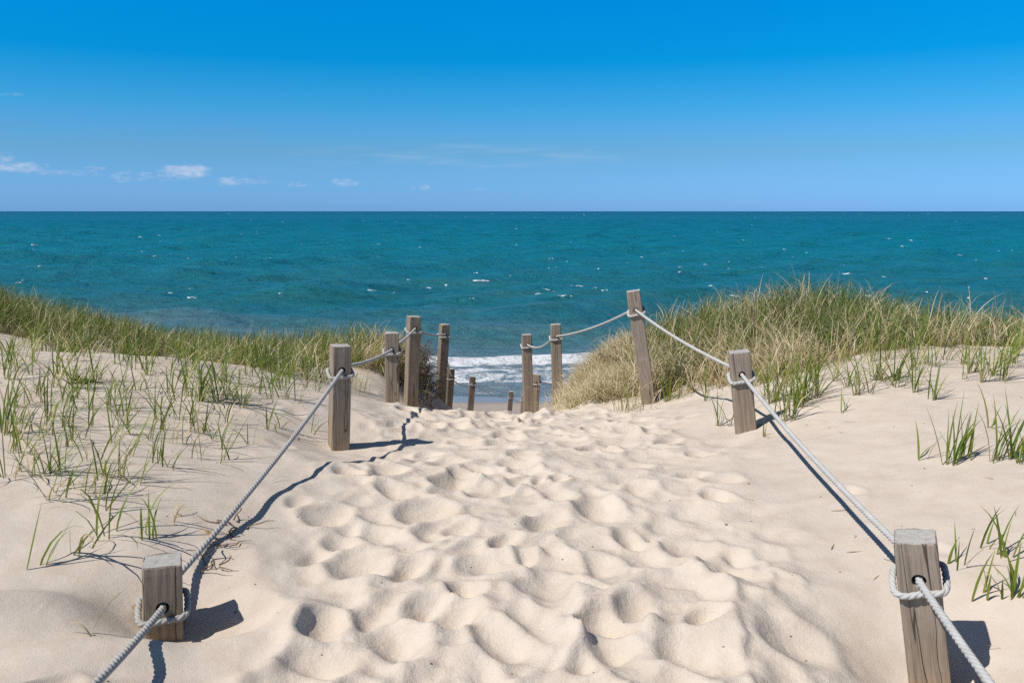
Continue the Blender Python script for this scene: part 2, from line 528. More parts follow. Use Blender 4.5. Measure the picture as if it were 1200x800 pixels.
def dense_left(x, y):
    """metres inside the left grass"""
    return np.minimum(y - np.interp(x, LB[:, 0], LB[:, 1]) - .9 * np.clip(vnoise(x * 1.6, y * 1.6, 61) + .6 * vnoise(x * 4, y * 4, 62), -.3, 1), gap_l(y) - x)


def dense_right(x, y):
    return np.minimum(y - np.interp(x, RB[:, 0], RB[:, 1]) - 1.1 * np.clip(vnoise(x * 1.6, y * 1.6, 63) + .6 * vnoise(x * 4, y * 4, 64), -.3, 1), x - gap_r(y))


# ------------------------------------------------------------------ ground
def axis(lo_far, lo, hi, hi_far, st, g, cap=3.0):
    a = list(np.arange(lo, hi, st)); s = st
    while a[-1] < hi_far:
        s = min(s * g, cap); a.append(a[-1] + s)
    s = st; b = []; p = lo
    while p > lo_far:
        s = min(s * g, cap); p -= s; b.append(p)
    return np.array(b[::-1] + a)


def build_ground():
    xs = axis(-90, PX0 + .1, PX1 - .1, 90, .0145, 1.022)
    ya = np.arange(.9, 5.0, .0135); yb = np.arange(5.0, 9.4, .024)
    ys = np.concatenate([axis(-25, .5, .88, .9, .03, 1.06, 2.0)[:-1], ya, yb])
    s, p = .024, ys[-1]; tail = []
    while p < 75:
        s = min(s * 1.02, .4); p += s; tail.append(p)
    ys = np.concatenate([ys, tail]); ys = np.unique(np.round(ys, 5))
    X, Y = np.meshgrid(xs, ys)
    Z = z_base(X, Y)
    Z += pits(X, Y)
    Xf, Yf = X.ravel(), Y.ravel()
    lit = np.clip(np.maximum(dense_left(Xf, Yf), dense_right(Xf, Yf)) * 1.5 - .45, 0, 1) * (1 - sstep(26, 30, Yf))
    trod = sstep(-.35, .25, np.minimum(Xf - path_left(Yf), path_right(Yf) - Xf) + .25 * vnoise(Xf * 2, Yf * 2, 8))
    V = np.stack([Xf, Yf, Z.ravel()], 1)
    me = mesh_quads('ground', V, grid_faces(len(ys), len(xs)), True, {'litter': lit, 'trod': trod})
    tag(link('ground', me, M_SAND), 'pale dune sand trodden with footprints down to the beach', 'sand', kind='structure')


build_ground()

# ------------------------------------------------------------------ sea
SEA_Z = -7.0
wr = np.random.default_rng(3)
WAVES = []
for k in range(46):
    lam = 2.2 * (14 ** (k / 45.0)) * wr.uniform(.9, 1.1)
    ang = -math.pi / 2 + wr.normal(0.35, .55)
    WAVES.append((lam, math.cos(ang), math.sin(ang), wr.uniform(0, 6.28), .0072 * lam ** .92))


def sea_h(x, y, spacing):
    h = np.zeros_like(x)
    for lam, cx, cy, ph, amp in WAVES:
        k = 2 * math.pi / lam
        s = np.sin(k * (x * cx + y * cy) + ph + 1.3 * vnoise(x / (lam * 3), y / (lam * 3), int(lam * 100)))
        h += amp * (s + .35 * s * s) * np.clip(lam / (2.5 * spacing) - .6, 0, 1)
    shallow = sstep(43, 62, y)
    h *= .12 + .88 * shallow
    # breaking waves coming in
    for y0, hgt, wd, sd in ((47.6, .42, 1.0, 1), (44.2, .25, .9, 2), (58.5, .32, 1.7, 4)):
        yc = y0 + 2.2 * fbm(x * .05, x * 0, 40 + sd, 2) + .5 * vnoise(x * .35, x * 0, 60 + sd)
        u = (y - yc) / wd
        h += hgt * np.exp(-np.where(u < 0, u * 1.9, u * .75) ** 2) * (.75 + .8 * vnoise(x * .12, x * 0, 50 + sd))
    return h


def foam_attr(x, y):
    f = np.zeros_like(x)
    for y0, yfront, yback, sd, a in ((47.6, -2.4, .9, 1, .74), (45.0, -3.6, 2.6, 2, .60), (42.2, -.6, .9, 3, .62), (39.5, -.35, .3, 3, .55)):
        yc = y0 + (2.2 * fbm(x * .05, x * 0, 40 + sd, 2) + .5 * vnoise(x * .35, x * 0, 60 + sd)) * (.35 if sd == 3 else 1)
        u = y - yc
        g = a * sstep(yfront, yfront * .3, u) * (1 - sstep(yback * .3, yback, u))
        f = np.maximum(f, g)
    return f


def build_sea():
    fine = np.arange(-R(40), R(40), .0020)
    side = np.linspace(R(40), R(80), 120)
    th = np.concatenate([-side[::-1], fine[1:], side])
    rs = [34.0]
    while rs[-1] < 900:
        rs.append(rs[-1] * (1.0052 if rs[-1] < 60 else 1.0064))
    while rs[-1] < 60000:
        rs.append(rs[-1] * 1.06)
    rs = np.array(rs)
    T, RR = np.meshgrid(th, rs)
    X, Y = RR * np.sin(T), RR * np.cos(T)
    H = sea_h(X, Y, RR * .0062)
    H[RR > 1500] = 0
    V = np.stack([X.ravel(), Y.ravel(), (SEA_Z + H).ravel()], 1)
    me = mesh_quads('sea', V, grid_faces(len(rs), len(th))[:, ::-1], True, {'foam': foam_attr(X, Y).ravel()})
    tag(link('sea', me, M_SEA), 'choppy turquoise sea running to a sharp horizon', 'sea', kind='structure')
    # whitecaps: low ragged crests of foam scattered over the open water
    Vs, Qs, nv = [], [], 0
    r = np.random.default_rng(5)
    for k in range(430):
        py = 250 + 120 * r.random() ** 1.9
        t = math.atan((py - 400) / F) + PITCH
        dist = 8.5 / math.tan(max(t, .0022)) * r.uniform(.9, 1.1)
        az = r.uniform(-R(42), R(42))
        x0, y0 = dist * math.sin(az), dist * math.cos(az)
        if y0 < 75:
            continue
        L = min(r.gamma(1.6, .5) * (1 + dist / 700.0), 9) * .34 + .12
        hh = (.05 + .06 * r.random()) * (1 + dist / 1100.0)
        nl, ns = 12, 5
        u = np.linspace(-1, 1, nl)
        sk = r.uniform(-.35, .35)
        lump = (1 - np.abs(u) ** 1.6) * (.45 + .9 * r.random(nl))
        rows = []
        zb = SEA_Z + float(sea_h(np.array([x0]), np.array([y0]), np.array([dist * .0062]))[0])
        for j in range(ns):
            a = math.pi * j / (ns - 1)
            rows.append(np.stack([x0 + u * L, y0 + sk * u * L + .22 * np.sin(u * 5 + k) - .55 * hh * 2.2 * math.cos(a) * (lump + .1), zb - .06 + lump * hh * math.sin(a) * 1.3 + .02 * r.normal(size=nl)], 1))
        P = np.concatenate(rows)
        Vs.append(P); Qs.append(grid_faces(ns, nl) + nv); nv += len(P)
    me = mesh_quads('whitecaps', np.concatenate(Vs), np.concatenate(Qs))
    tag(link('whitecaps', me, M_FOAM), 'small white foam crests scattered over the open sea', 'whitecaps', kind='stuff')


build_sea()

# ------------------------------------------------------------------ fence posts
POSTS = {}


def make_post(key, top, base, Y, size, rot, label, mat, hole=.15, buried=.4):
    """top / base: where the head and the foot stand, Y metres along the path"""
    T, B = Vector(at_y(*top, Y)), Vector(at_y(*base, Y))
    ax = (T - B).normalized()
    # foot on the ground below
    g = gz(B.x, B.y)
    if B.z > g:
        B = B + ax * ((g - B.z) / ax.z)
    L = (T - B).length + buried
    w = size / 2
    r_ = random.Random(key)
    bm = bmesh.new()
    nz = 26
    bev = .009
    prof = []
    for sx, sy in ((1, 1), (-1, 1), (-1, -1), (1, -1)):
        cxx, cyy = sx * (w - bev), sy * (w - bev)
        a0 = {(1, 1): 0, (-1, 1): 90, (-1, -1): 180, (1, -1): 270}[(sx, sy)]
        for d in (0, 45, 90):
            prof.append((cxx + bev * math.cos(R(a0 + d)), cyy + bev * math.sin(R(a0 + d))))
        # points along the flat to the next corner
        nx, ny = {(1, 1): (-1, 1), (-1, 1): (-1, -1), (-1, -1): (1, -1), (1, -1): (1, 1)}[(sx, sy)]
        ex, ey = prof[-1]
        fx, fy = nx * (w - bev) + (bev * math.cos(R(a0 + 90))), ny * (w - bev) + (bev * math.sin(R(a0 + 90)))
        for q in (.25, .5, .75):
            prof.append((ex + (fx - ex) * q, ey + (fy - ey) * q))
    rings = []
    npf = len(prof)
    ph = [r_.random() * 50 for _ in range(3)]
    for k in range(nz + 1):
        z = -buried + L * k / nz
        edge = 1.0
        if k == nz:
            edge = .975
        ring = []
        for i, (x, y) in enumerate(prof):
            wob = 1 + .016 * float(vnoise(np.array([i * .9 + ph[0]]), np.array([z * 5 + ph[1]]), 4)[0]) * 2
            chew = 0
            if k == nz:
                chew = .010 * float(vnoise(np.array([x * 28 + ph[2]]), np.array([y * 28]), 9)[0])
            ring.append(bm.verts.new((x * wob * edge, y * wob * edge, z + chew)))
        rings.append(ring)
    top2 = [bm.verts.new((x * .93, y * .93, L - buried + .003 + .006 * float(vnoise(np.array([x * 30 + ph[2]]), np.array([y * 30]), 2)[0]))) for x, y in prof]
    rings.append(top2)
    for a, b in zip(rings[:-1], rings[1:]):
        for i in range(npf):
            bm.faces.new((a[i], a[(i + 1) % npf], b[(i + 1) % npf], b[i]))
    bm.faces.new(top2); bm.faces.new(rings[0][::-1])
    me = bpy.data.meshes.new('fence_post')
    bm.to_mesh(me); bm.free()
    o = link('fence_post', me, mat)
    # drilled hole for the rope
    cb = bmesh.new()
    bmesh.ops.create_cone(cb, cap_ends=True, segments=20, radius1=.024, radius2=.024, depth=size * 1.6)
    bmesh.ops.rotate(cb, verts=cb.verts, matrix=Matrix.Rotation(math.pi / 2, 3, 'X'))
    bmesh.ops.translate(cb, verts=cb.verts, vec=(0, 0, L - buried - hole))
    cm = bpy.data.meshes.new('drill'); cb.to_mesh(cm); cb.free()
    co = bpy.data.objects.new('drill', cm); COL.objects.link(co)
    md = o.modifiers.new('hole', 'BOOLEAN'); md.operation = 'DIFFERENCE'; md.object = co; md.solver = 'EXACT'
    dg = bpy.context.evaluated_depsgraph_get()
    nm = bpy.data.meshes.new_from_object(o.evaluated_get(dg))
    o.modifiers.clear(); o.data = nm; nm.name = 'fence_post'
    bpy.data.objects.remove(co); bpy.data.meshes.remove(cm); bpy.data.meshes.remove(me)
    q = ax.to_track_quat('Z', 'Y') if abs(ax.z) < .5 else Vector((0, 0, 1)).rotation_difference(ax)
    Mx = Matrix.Translation(B) @ q.to_matrix().to_4x4() @ Matrix.Rotation(R(rot), 4, 'Z')
    o.matrix_world = Mx
    tag(o, label, 'post', 'weathered posts of the rope fence')
    H = L - buried - hole
    POSTS[key] = dict(o=o, M=Mx, w=w, hz=H, c=Mx @ Vector((0, 0, H)), f=Mx @ Vector((0, -w, H)), b=Mx @ Vector((0, w, H)))
    return o


make_post('l1', (190, 657), (192, 742), 3.02, .138, 21, 'short weathered post leaning in the sand, lowest front post of the left rope', M_WOOD, hole=.155)
make_post('l2', (399, 405), (397, 524), 5.75, .128, 23, 'grey post with a chipped head at the sandy crest, second along the left rope', M_WOOD, hole=.16)
make_post('l3', (459, 390), (460, 476), 8.0, .130, 9, 'upright post in front of dry grass, shorter neighbour of the tallest left post', M_WOOD)
make_post('l4', (485, 371), (481, 482), 9.2, .130, 24, 'tallest post of the left rope with a sunlit pale edge beside the dark bank', M_WOOD_TAN, hole=.12)
make_post('l5', (521, 380), (515, 484), 12.0, .124, 24, 'slim tan post just right of the dark bank, foaming surf to its right', M_WOOD_TAN, hole=.13)
make_post('l6', (527.5, 432), (524, 484), 14.5, .125, 38, 'dark half hidden post tucked close behind the slim tan post', M_WOOD_DARK, hole=.12)
make_post('l7', (554, 441), (551, 484), 20.0, .135, 8, 'small dark leaning post standing alone in front of the surf', M_WOOD_DARK, hole=.15)
make_post('l8', (599, 458.5), (597, 486), 26.0, .135, 4, 'smallest post below the surf, left of the paired right posts', M_WOOD_DARK, hole=.16)
make_post('l9', (613.5, 463), (612, 486), 27.5, .135, 4, 'tiny post head showing at the left foot of the slim right post', M_WOOD_TAN, hole=.14)
make_post('r1', (1072, 629), (1090, 800), 2.82, .137, -24, 'big cracked grey post in the right foreground with a white rope collar', M_WOOD, hole=.13)
make_post('r2', (866, 412), (874, 505), 5.8, .137, -8, 'squat grey post with a pale flat head on the right dune edge', M_WOOD, hole=.15)
make_post('r3', (742, 341), (762, 480), 8.3, .132, -8, 'tall post leaning to the left, highest on the right rope', M_WOOD, hole=.18)
make_post('r4', (651, 380), (654, 485), 11.2, .135, 2, 'straight post against the breaking surf beside the right grassy bank', M_WOOD, hole=.15)
make_post('r5', (617, 392), (619, 485), 12.6, .140, 8, 'post with a rope around its head overlapping a shorter yellowish post', M_WOOD, hole=.14)
make_post('r6', (629, 438.5), (626, 486), 15.4, .140, -8, 'short yellowish post half hidden behind a taller post in the path gap', M_WOOD_TAN, hole=.13)


# ------------------------------------------------------------------ ropes: three twisted strands
def strands(pts, rad, closed=False, pitch=None):
    """three strands laid round the line pts"""
    pts = [Vector(p) for p in pts]
    pitch = pitch or rad * 6.0
    # resample
    seg = [0.0]
    P = pts + ([pts[0]] if closed else [])
    for a, b in zip(P[:-1], P[1:]):
        seg.append(seg[-1] + (b - a).length)
    Ltot = seg[-1]
    st = pitch / 11.0
    N = max(8, int(Ltot / st))
    A = np.array([list(p) for p in P]); sg = np.array(seg)
    s = np.linspace(0, Ltot, N + 1)
    C = np.stack([np.interp(s, sg, A[:, i]) for i in range(3)], 1)
    for _ in range(3):
        if not closed:
            C[1:-1] = (C[:-2] + 2 * C[1:-1] + C[2:]) / 4
    if closed:
        C = C[:-1]
        pitch = Ltot / max(1, round(Ltot / pitch))
        s = s[:-1]
    Tn = np.roll(C, -1, 0) - np.roll(C, 1, 0) if closed else np.gradient(C, axis=0)
    Tn /= np.linalg.norm(Tn, axis=1)[:, None] + 1e-12
    up = np.array([0, 0, 1.0])
    Nn = np.cross(Tn, up); nl = np.linalg.norm(Nn, axis=1)[:, None]
    Nn = np.where(nl > .05, Nn / (nl + 1e-9), np.array([1.0, 0, 0]))
    Bn = np.cross(Nn, Tn)
    V, Q, nv = [], [], 0
    m = 7
    sr = rad * .65
    for k in range(3):
        ph = 2 * math.pi * (s / pitch + k / 3.0)
        D = np.cos(ph)[:, None] * Nn + np.sin(ph)[:, None] * Bn
        cc = C + D * rad * .35
        E = np.cross(Tn, D)
        ring = [cc + sr * (math.cos(a) * D + math.sin(a) * E) for a in np.arange(m) * 2 * math.pi / m]
        P3 = np.stack(ring, 1)
        nr = len(C)
        idx = np.arange(nr)[:, None] * m + np.arange(m)[None, :]
        nx = np.roll(idx, -1, 1)
        if closed:
            q = np.stack([idx, nx, np.roll(nx, -1, 0), np.roll(idx, -1, 0)], -1).reshape(-1, 4)
        else:
            q = np.stack([idx[:-1], nx[:-1], nx[1:], idx[1:]], -1).reshape(-1, 4)
        V.append(P3.reshape(-1, 3)); Q.append(q + nv); nv += nr * m
    return np.concatenate(V), np.concatenate(Q)


def span(a, b, sag, n=24):
    a, b = Vector(a), Vector(b)
    return [a.lerp(b, i / n) - Vector((0, 0, sag * 4 * (i / n) * (1 - i / n))) for i in range(n + 1)]


ROPE_R = .0135


def build_rope(keys, start, sags, tail, label, group, mat):
    pts = span(start, POSTS[keys[0]]['f'] - (POSTS[keys[0]]['f'] - POSTS[keys[0]]['b']) * 0.0, sags[0])
    for i, k in enumerate(keys):
        p = POSTS[k]
        pts.append(p['c'])
        if i + 1 < len(keys):
            pts += span(p['b'], POSTS[keys[i + 1]]['f'], sags[i + 1])
    if tail is not None:
        pts += span(POSTS[keys[-1]]['b'], tail, sags[-1])
    else:
        pts.append(POSTS[keys[-1]]['b'])
    V, Q = strands(pts, ROPE_R)
    rope = tag(link('rope', mesh_quads('rope', V, Q), mat), label, 'rope', group)
    for k in keys:
        p = POSTS[k]
        w = p['w'] + ROPE_R * .80
        rp = random.Random(k + 'x')
        ring = []
        rc = .026
        rows = []
        for sx, sy, a0 in ((1, 1, 0), (-1, 1, 90), (-1, -1, 180), (1, -1, 270)):
            for d in range(0, 91, 15):
                rows.append((sx * (w - rc) + rc * math.cos(R(a0 + d)), sy * (w - rc) + rc * math.sin(R(a0 + d))))
        dense = []
        for i in range(len(rows)):
            a, b = rows[i], rows[(i + 1) % len(rows)]
            m = max(1, int(math.hypot(b[0] - a[0], b[1] - a[1]) / .012))
            for q in range(m):
                dense.append((a[0] + (b[0] - a[0]) * q / m, a[1] + (b[1] - a[1]) * q / m))
        slack = .007 if k in ('l1', 'r1', 'l2') else .003
        for x, y in dense:
            # the collar sags at the front, below the hole, and bows out at the sides
            z = p['hz'] - .026 + .020 * (y / w) + .006 * (x / w) + .008 * float(vnoise(np.array([x * 22 + p['hz'] * 99]), np.array([y * 22 + p['w'] * 990]), 6)[0])
            bow = 1 + slack / w * (1 - min(1, abs(y) / w) ** 2) * (1 if x < 0 else .8)
            ring.append(p['M'] @ Vector((x * bow, y, z)))
        V, Q = strands(ring, ROPE_R * .95, True)
        link('rope_loop', mesh_quads('rope_loop', V, Q), mat, rope)
    return rope


build_rope(['l1', 'l2', 'l3', 'l4', 'l5', 'l6', 'l7', 'l8', 'l9'], Vector(at_y(20, 886, 1.75)), [.02, .035, .03, .02, .05, .10, .12, .14, .12, .1], None,
           'twisted rope toned grey for shade, sagging down the left posts of the path', 'twin ropes of the path fence', M_ROPE_SHADED)
build_rope(['r1', 'r2', 'r3', 'r4', 'r5', 'r6'], Vector(at_y(1235, 900, 1.75)), [.01, .035, .035, .05, .10, .10, .1], Vector((1.7, 19.0, -2.25)),
           'whiter twisted rope threaded through the right posts of the path', 'twin ropes of the path fence', M_ROPE)


# ------------------------------------------------------------------ grass blades
def blades(root, h, az, lean, bend, wid, tone, segs=5, kink=0.0, rs=None):
    N = len(h)
    t = np.linspace(0, 1, segs + 1)
    pos = np.zeros((N, segs + 1, 3)); pos[:, 0] = root
    da = np.cos(az), np.sin(az)
    for i in range(segs):
        tm = (t[i] + t[i + 1]) / 2
        th = lean + bend * tm ** 1.4
        dl = h / segs
        pos[:, i + 1, 0] = pos[:, i, 0] + da[0] * np.sin(th) * dl
        pos[:, i + 1, 1] = pos[:, i, 1] + da[1] * np.sin(th) * dl
        pos[:, i + 1, 2] = pos[:, i, 2] + np.cos(th) * dl
    tw = az + np.pi / 2 + (rs.normal(0, .7, N) if rs is not None else 0)
    prof = np.array([.55, .9, 1.0, .8, .5, .06]) if segs == 5 else np.interp(t, [0, .3, .7, 1], [.6, 1, .7, .06])
    sv = np.stack([np.cos(tw), np.sin(tw), np.zeros(N)], 1)
    off = sv[:, None, :] * (wid[:, None] * .5 * prof[None, :])[:, :, None]
    V = np.stack([pos - off, pos + off], 2).reshape(-1, 3)
    b = (np.arange(N) * (segs + 1) * 2)[:, None] + (np.arange(segs) * 2)[None, :]
    Q = np.stack([b, b + 1, b + 3, b + 2], -1).reshape(-1, 4)
    tn = np.repeat(tone, (segs + 1) * 2)
    al = np.tile(np.repeat(t, 2), N)
    return V, Q, tn, al


def stuff_grass(name, label, cat, root, h, az, lean, bend, wid, tone, rs, segs=5):
    V, Q, tn, al = blades(root, h, az, lean, bend, wid, tone, segs, rs=rs)
    me = mesh_quads(name, V, Q, True, {'tone': tn, 'along': al})
    return tag(link(name, me, M_GRASS), label, cat, kind='stuff')


def scatter_tussocks(r, x0, x1, y0, y1, dens, per, inside, spread=.07):
    n = int((x1 - x0) * (y1 - y0) * dens)
    cx, cy = r.uniform(x0, x1, n), r.uniform(y0, y1, n)
    d = inside(cx, cy)
    keep = r.random(n) < sstep(-.15, .6, d) * (.5 + .45 * sstep(-.2, .15, vnoise(cx * 1.3, cy * 1.3, 31)))
    cx, cy = cx[keep], cy[keep]
    k = r.integers(per[0], per[1], len(cx))
    hx = np.repeat(np.arange(len(cx)), k)
    x = cx[hx] + r.normal(0, spread, len(hx)); y = cy[hx] + r.normal(0, spread, len(hx))
    return x, y, hx, len(cx)


def dense_side(inside, x0, x1, seed, names, dead_frac, wind, tall):
    r = np.random.default_rng(seed)
    # living blades
    x, y, hx, nc = scatter_tussocks(r, x0, x1, 6.5, 14.5, 50, (8, 20), inside)
    N = len(x)
    d = np.clip(inside(x, y), 0, 3)
    z = ground(x, y) - .02
    ht = r.uniform(.75, 1.15, nc)[hx] * r.uniform(.55, 1.12, N) * tall * (.62 + .38 * sstep(0, 1.3, d))
    patch = vnoise(x * .9, y * .9, seed + 3) + .5 * vnoise(x * 2.7, y * 2.7, seed + 4)
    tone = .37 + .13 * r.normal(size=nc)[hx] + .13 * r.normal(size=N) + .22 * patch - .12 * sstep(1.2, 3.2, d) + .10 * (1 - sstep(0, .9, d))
    loc = dead_frac * (1 - .65 * sstep(3.6, 5.4, x)) * (1 - .6 * sstep(1.3, 2.6, d)) if seed > 150 else .6 * dead_frac * np.ones(N)
    dd = r.random(N) < (.07 + loc * (.20 + .5 * sstep(-.15, .25, patch)))
    tone = np.where(dd, r.uniform(.72, .98, N), np.clip(tone, .02, .7))
    gone = (r.random(N) < .8 * sstep(-.02, .22, patch) * (1 - sstep(3.4, 4.6, x)) * (1 - sstep(1.4, 2.6, d))) if seed > 150 else np.zeros(N, bool)
    ht = np.where(gone & ~dd, ht * .35, ht)
    az = wind + r.normal(0, 1.2, N)
    lean = np.abs(r.normal(.12, .14, N)); bend = np.abs(r.normal(.55, .4, N))
    bend = np.where(dd, bend + r.uniform(0, 1.2, N), bend)
    stuff_grass(names[0], names[1], 'dune grass', np.stack([x, y, z], 1), ht, az, lean, bend, r.uniform(.004, .009, N), tone, r)
    # matted dead straw below and between
    x, y, hx, nc = scatter_tussocks(r, x0, x1, 6.5, 14.0, 50, (8, 20), lambda a, b: inside(a, b) - .12 - .25 * (vnoise(a * .8, b * .8, seed + 9) + .2) * (1 - dead_frac), .09)
    N = len(x)
    z = ground(x, y) - .01
    az = r.uniform(0, 6.28, nc)[hx] * .5 + wind + r.normal(0, 1.3, N)
    patch = vnoise(x * .9, y * .9, seed + 3)
    k = sstep(-.25, .25, patch) * ((1 - .7 * sstep(3.2, 4.8, x)) if seed > 150 else .6)
    ht = r.uniform(.22, .62, N) * (.7 + .5 * dead_frac)
    lean = r.uniform(.15, 1.0, N); bend = r.uniform(.8, 2.0, N)
    keep = r.random(N) < (.34 + .75 * dead_frac * k)
    tone = np.clip(r.normal(.93, .07, N), .72, 1)
    a = keep
    stuff_grass(names[2], names[3], 'dead grass', np.stack([x, y, z], 1)[a], ht[a], az[a], lean[a], bend[a], r.uniform(.004, .009, N)[a], tone[a], r)


dense_side(dense_left, -10.5, -1.0, 101,
           ('dune_grass', 'dense green beach grass covering the left dune ridge', 'dead_grass', 'dry straw matted under the green grass of the left ridge'), .35, .35, .45)
dense_side(dense_right, .4, 10.0, 202,
           ('dune_grass', 'mixed green and straw coloured grass over the right dune mound', 'dead_grass', 'pale bleached straw heaped on the right dune mound'), 1.0, .5, .50)

# straw and roots hanging over the two cut banks of the path
r = np.random.default_rng(77)


def bank(name, label, cnt, xf, y0, y1, tones, az0, hmax):
    y = r.uniform(y0, y1, cnt)
    x = xf(y) + r.normal(0, .16, cnt)
    z = ground(x, y) + r.uniform(-.02, .10, cnt)
    stuff_grass(name, label, 'dead grass', np.stack([x, y, z], 1), r.uniform(.14, hmax, cnt), az0 + r.normal(0, .9, cnt), r.uniform(.1, 1.2, cnt), r.uniform(.5, 2.2, cnt),
                r.uniform(.005, .011, cnt), np.clip(r.normal(*tones, cnt), .1, 1), r)


bank('dead_grass', 'tangled brown straw on the cut left bank behind the posts', 3600, lambda y: gap_l(y) - .12 - .35 * r.random(len(y)), 9.55, 12.2, (.80, .12), 0.2, .42)
bank('dead_grass', 'pale straw drooping over the right bank down to the path', 9000, lambda y: gap_r(y) + .06 + .75 * r.random(len(y)), 8.5, 12.2, (.92, .08), 2.2, .34)


def bank_roots():
    """dark roots and dead stems hanging out of the eroded left bank"""
    rr = np.random.default_rng(91)
    N = 1500
    y = rr.uniform(9.5, 12.0, N); x = gap_l(y) + rr.uniform(-.22, .10, N)
    lo = ground(x + .25, y) ; hi = ground(x - .35, y)
    z = lo + (hi - lo + .12) * rr.random(N)
    V, Q, tn, al = blades(np.stack([x, y, z], 1), rr.uniform(.12, .42, N), rr.normal(0, 1.0, N), rr.uniform(.4, 1.6, N), rr.uniform(.3, 1.9, N), rr.uniform(.006, .016, N), np.zeros(N), 5, rs=rr)
    tag(link('bank_roots', mesh_quads('bank_roots', V, Q), M_ROOT), 'dark roots and dead stems hanging from the eroded left bank', 'roots', kind='stuff')


bank_roots()

# ------------------------------------------------------------------ single tufts standing in bare sand
def tuft(px, py, label, group, nb=None, tall=.34, seed=0, wind=.3, spread=.02, dead=.2, pos=None, wide=1.0, stiff=1.0):
    rr = np.random.default_rng(seed)
    p = hit(px, py) if pos is None else np.array(pos)
    nb = nb or int(rr.integers(4, 9))
    off = rr.normal(0, spread, (nb, 2))
    h = tall * rr.uniform(.55, 1.15, nb)
    az = wind + rr.normal(0, 1.5, nb)
    lean = np.abs(rr.normal(.25, .24, nb)) * stiff; bend = np.abs(rr.normal(.95, .6, nb)) * stiff; h = h * 1.12
    tone = np.clip(rr.normal(.45, .11, nb), .15, .66)
    dm = rr.random(nb) < dead
    tone = np.where(dm, rr.uniform(.72, .95, nb), tone); bend = np.where(dm, bend + rr.uniform(.4, 1.4, nb), bend)
    gx, gy = p[0] + off[:, 0], p[1] + off[:, 1]
    root = np.stack([off[:, 0], off[:, 1], ground(gx, gy) - p[2] - .03], 1)
    V, Q, tn, al = blades(root, h + .03, az, lean, bend, rr.uniform(.006, .0115, nb) * wide, tone, 5, rs=rr)
    o = link('grass_tuft', mesh_quads('grass_tuft', V, Q, True, {'tone': tn, 'along': al}), M_GRASS)
    o.location = p
    return tag(o, label, 'grass tuft', group)


LG, RG = 'grass tufts in the open sand left of the rope', 'grass tufts in the open sand right of the rope'
EL, ER = 'grass tufts along the sandy foot of the left ridge', 'grass tufts along the sandy foot of the right mound'
sd = 1000
mid_l = 'loose green grass tuft in the middle of the bare left sand slope'
for px, py in [(39, 557), (63, 553), (22, 553), (107, 481), (160, 483), (138, 478), (207, 491), (233, 538), (178, 543), (197, 548), (258, 541), (267, 498),
               (43, 471), (30, 474), (83, 471), (78, 501), (78, 522), (143, 560), (160, 567), (63, 584), (112, 500), (190, 505), (225, 505),
               (14, 530), (52, 512), (20, 496), (130, 520), (100, 540), (175, 515), (150, 535), (120, 560), (95, 575), (215, 520), (240, 508),
               (247, 516), (8, 475), (60, 488), (18, 515), (90, 515), (30, 535), (5, 560), (115, 585), (185, 478), (125, 468), (205, 470), (145, 500)]:
    sd += 1
    tuft(px, py, mid_l, LG, seed=sd, tall=.28, wide=.85)
rq = random.Random(4)
for k in range(48):
    px, py = rq.uniform(0, 300), rq.uniform(455, 585)
    if py > 600 - .28 * px:
        continue
    sd += 1
    tuft(px, py, mid_l, LG, seed=sd, tall=rq.uniform(.2, .32), wide=.85)
for px, py, lab, nb, tall in [
        (5, 508, 'dark bushy grass tuft at the left photo edge beside bare sand', 12, .26),
        (234, 470, 'big leafy grass tuft, fullest of the left sand slope below the ridge', 22, .40),
        (252, 471, 'broad grass tuft touching the fullest tuft on its right side', 16, .38),
        (87, 647, 'bright green tuft with one long arching blade, nearest the left edge', 5, .30),
        (45, 667, 'thin low grass tuft with long shadows, lowest on the left sand', 4, .24),
        (173, 630, 'tall tuft with reddish stems above the short front left post', 7, .31),
        (125, 633, 'wispy tuft with crossing stems left of the reddish stemmed tuft', 6, .34),
        (118, 600, 'lanky grass tuft with several upright blades up the slope from the crossing stems', 5, .30),
        (203, 612, 'lone slanting broad blade beside the left rope and dry roots', 3, .17),
        (97, 745, 'pair of yellowed blades lying low beside the short front left post', 2, .16),
        (320, 467, 'upright tuft standing behind the left rope near the ridge foot', 7, .34),
        (330, 501, 'small tuft close beside the left rope where it rises to the grey post', 6, .26),
        (313, 503, 'low curved tuft left of the small tuft by the left rope', 6, .26),
        (293, 521, 'sprawling thin tuft below the fullest left tuft, right of it', 4, .24),
        (367, 510, 'few dry stalks in the sand just left of the grey crest post', 3, .22),
        (287, 478, 'middling tuft right of the broad left tuft with a bent blade', 8, .32),
        (370, 458, 'short tuft at the ridge foot behind the grey crest post', 7, .28)]:
    sd += 1
    tuft(px, py, lab, None, nb, tall, sd, dead=.7 if 'yellowed' in lab or 'dry' in lab else .1, wide=1.0)
rl = random.Random(9)
edge_l = 'grass tuft rooted at the sand margin of the left ridge grass'
for k in range(84):
    px = rl.uniform(0, 370)
    base = np.interp(px, [0, 120, 200, 250, 300, 340, 380], [408, 412, 417, 424, 438, 447, 458])
    sd += 1
    tuft(px, base + rl.uniform(1, 46) * (1 if px < 300 else .5), edge_l, EL, int(rl.uniform(4, 9)), rl.uniform(.24, .42), sd)

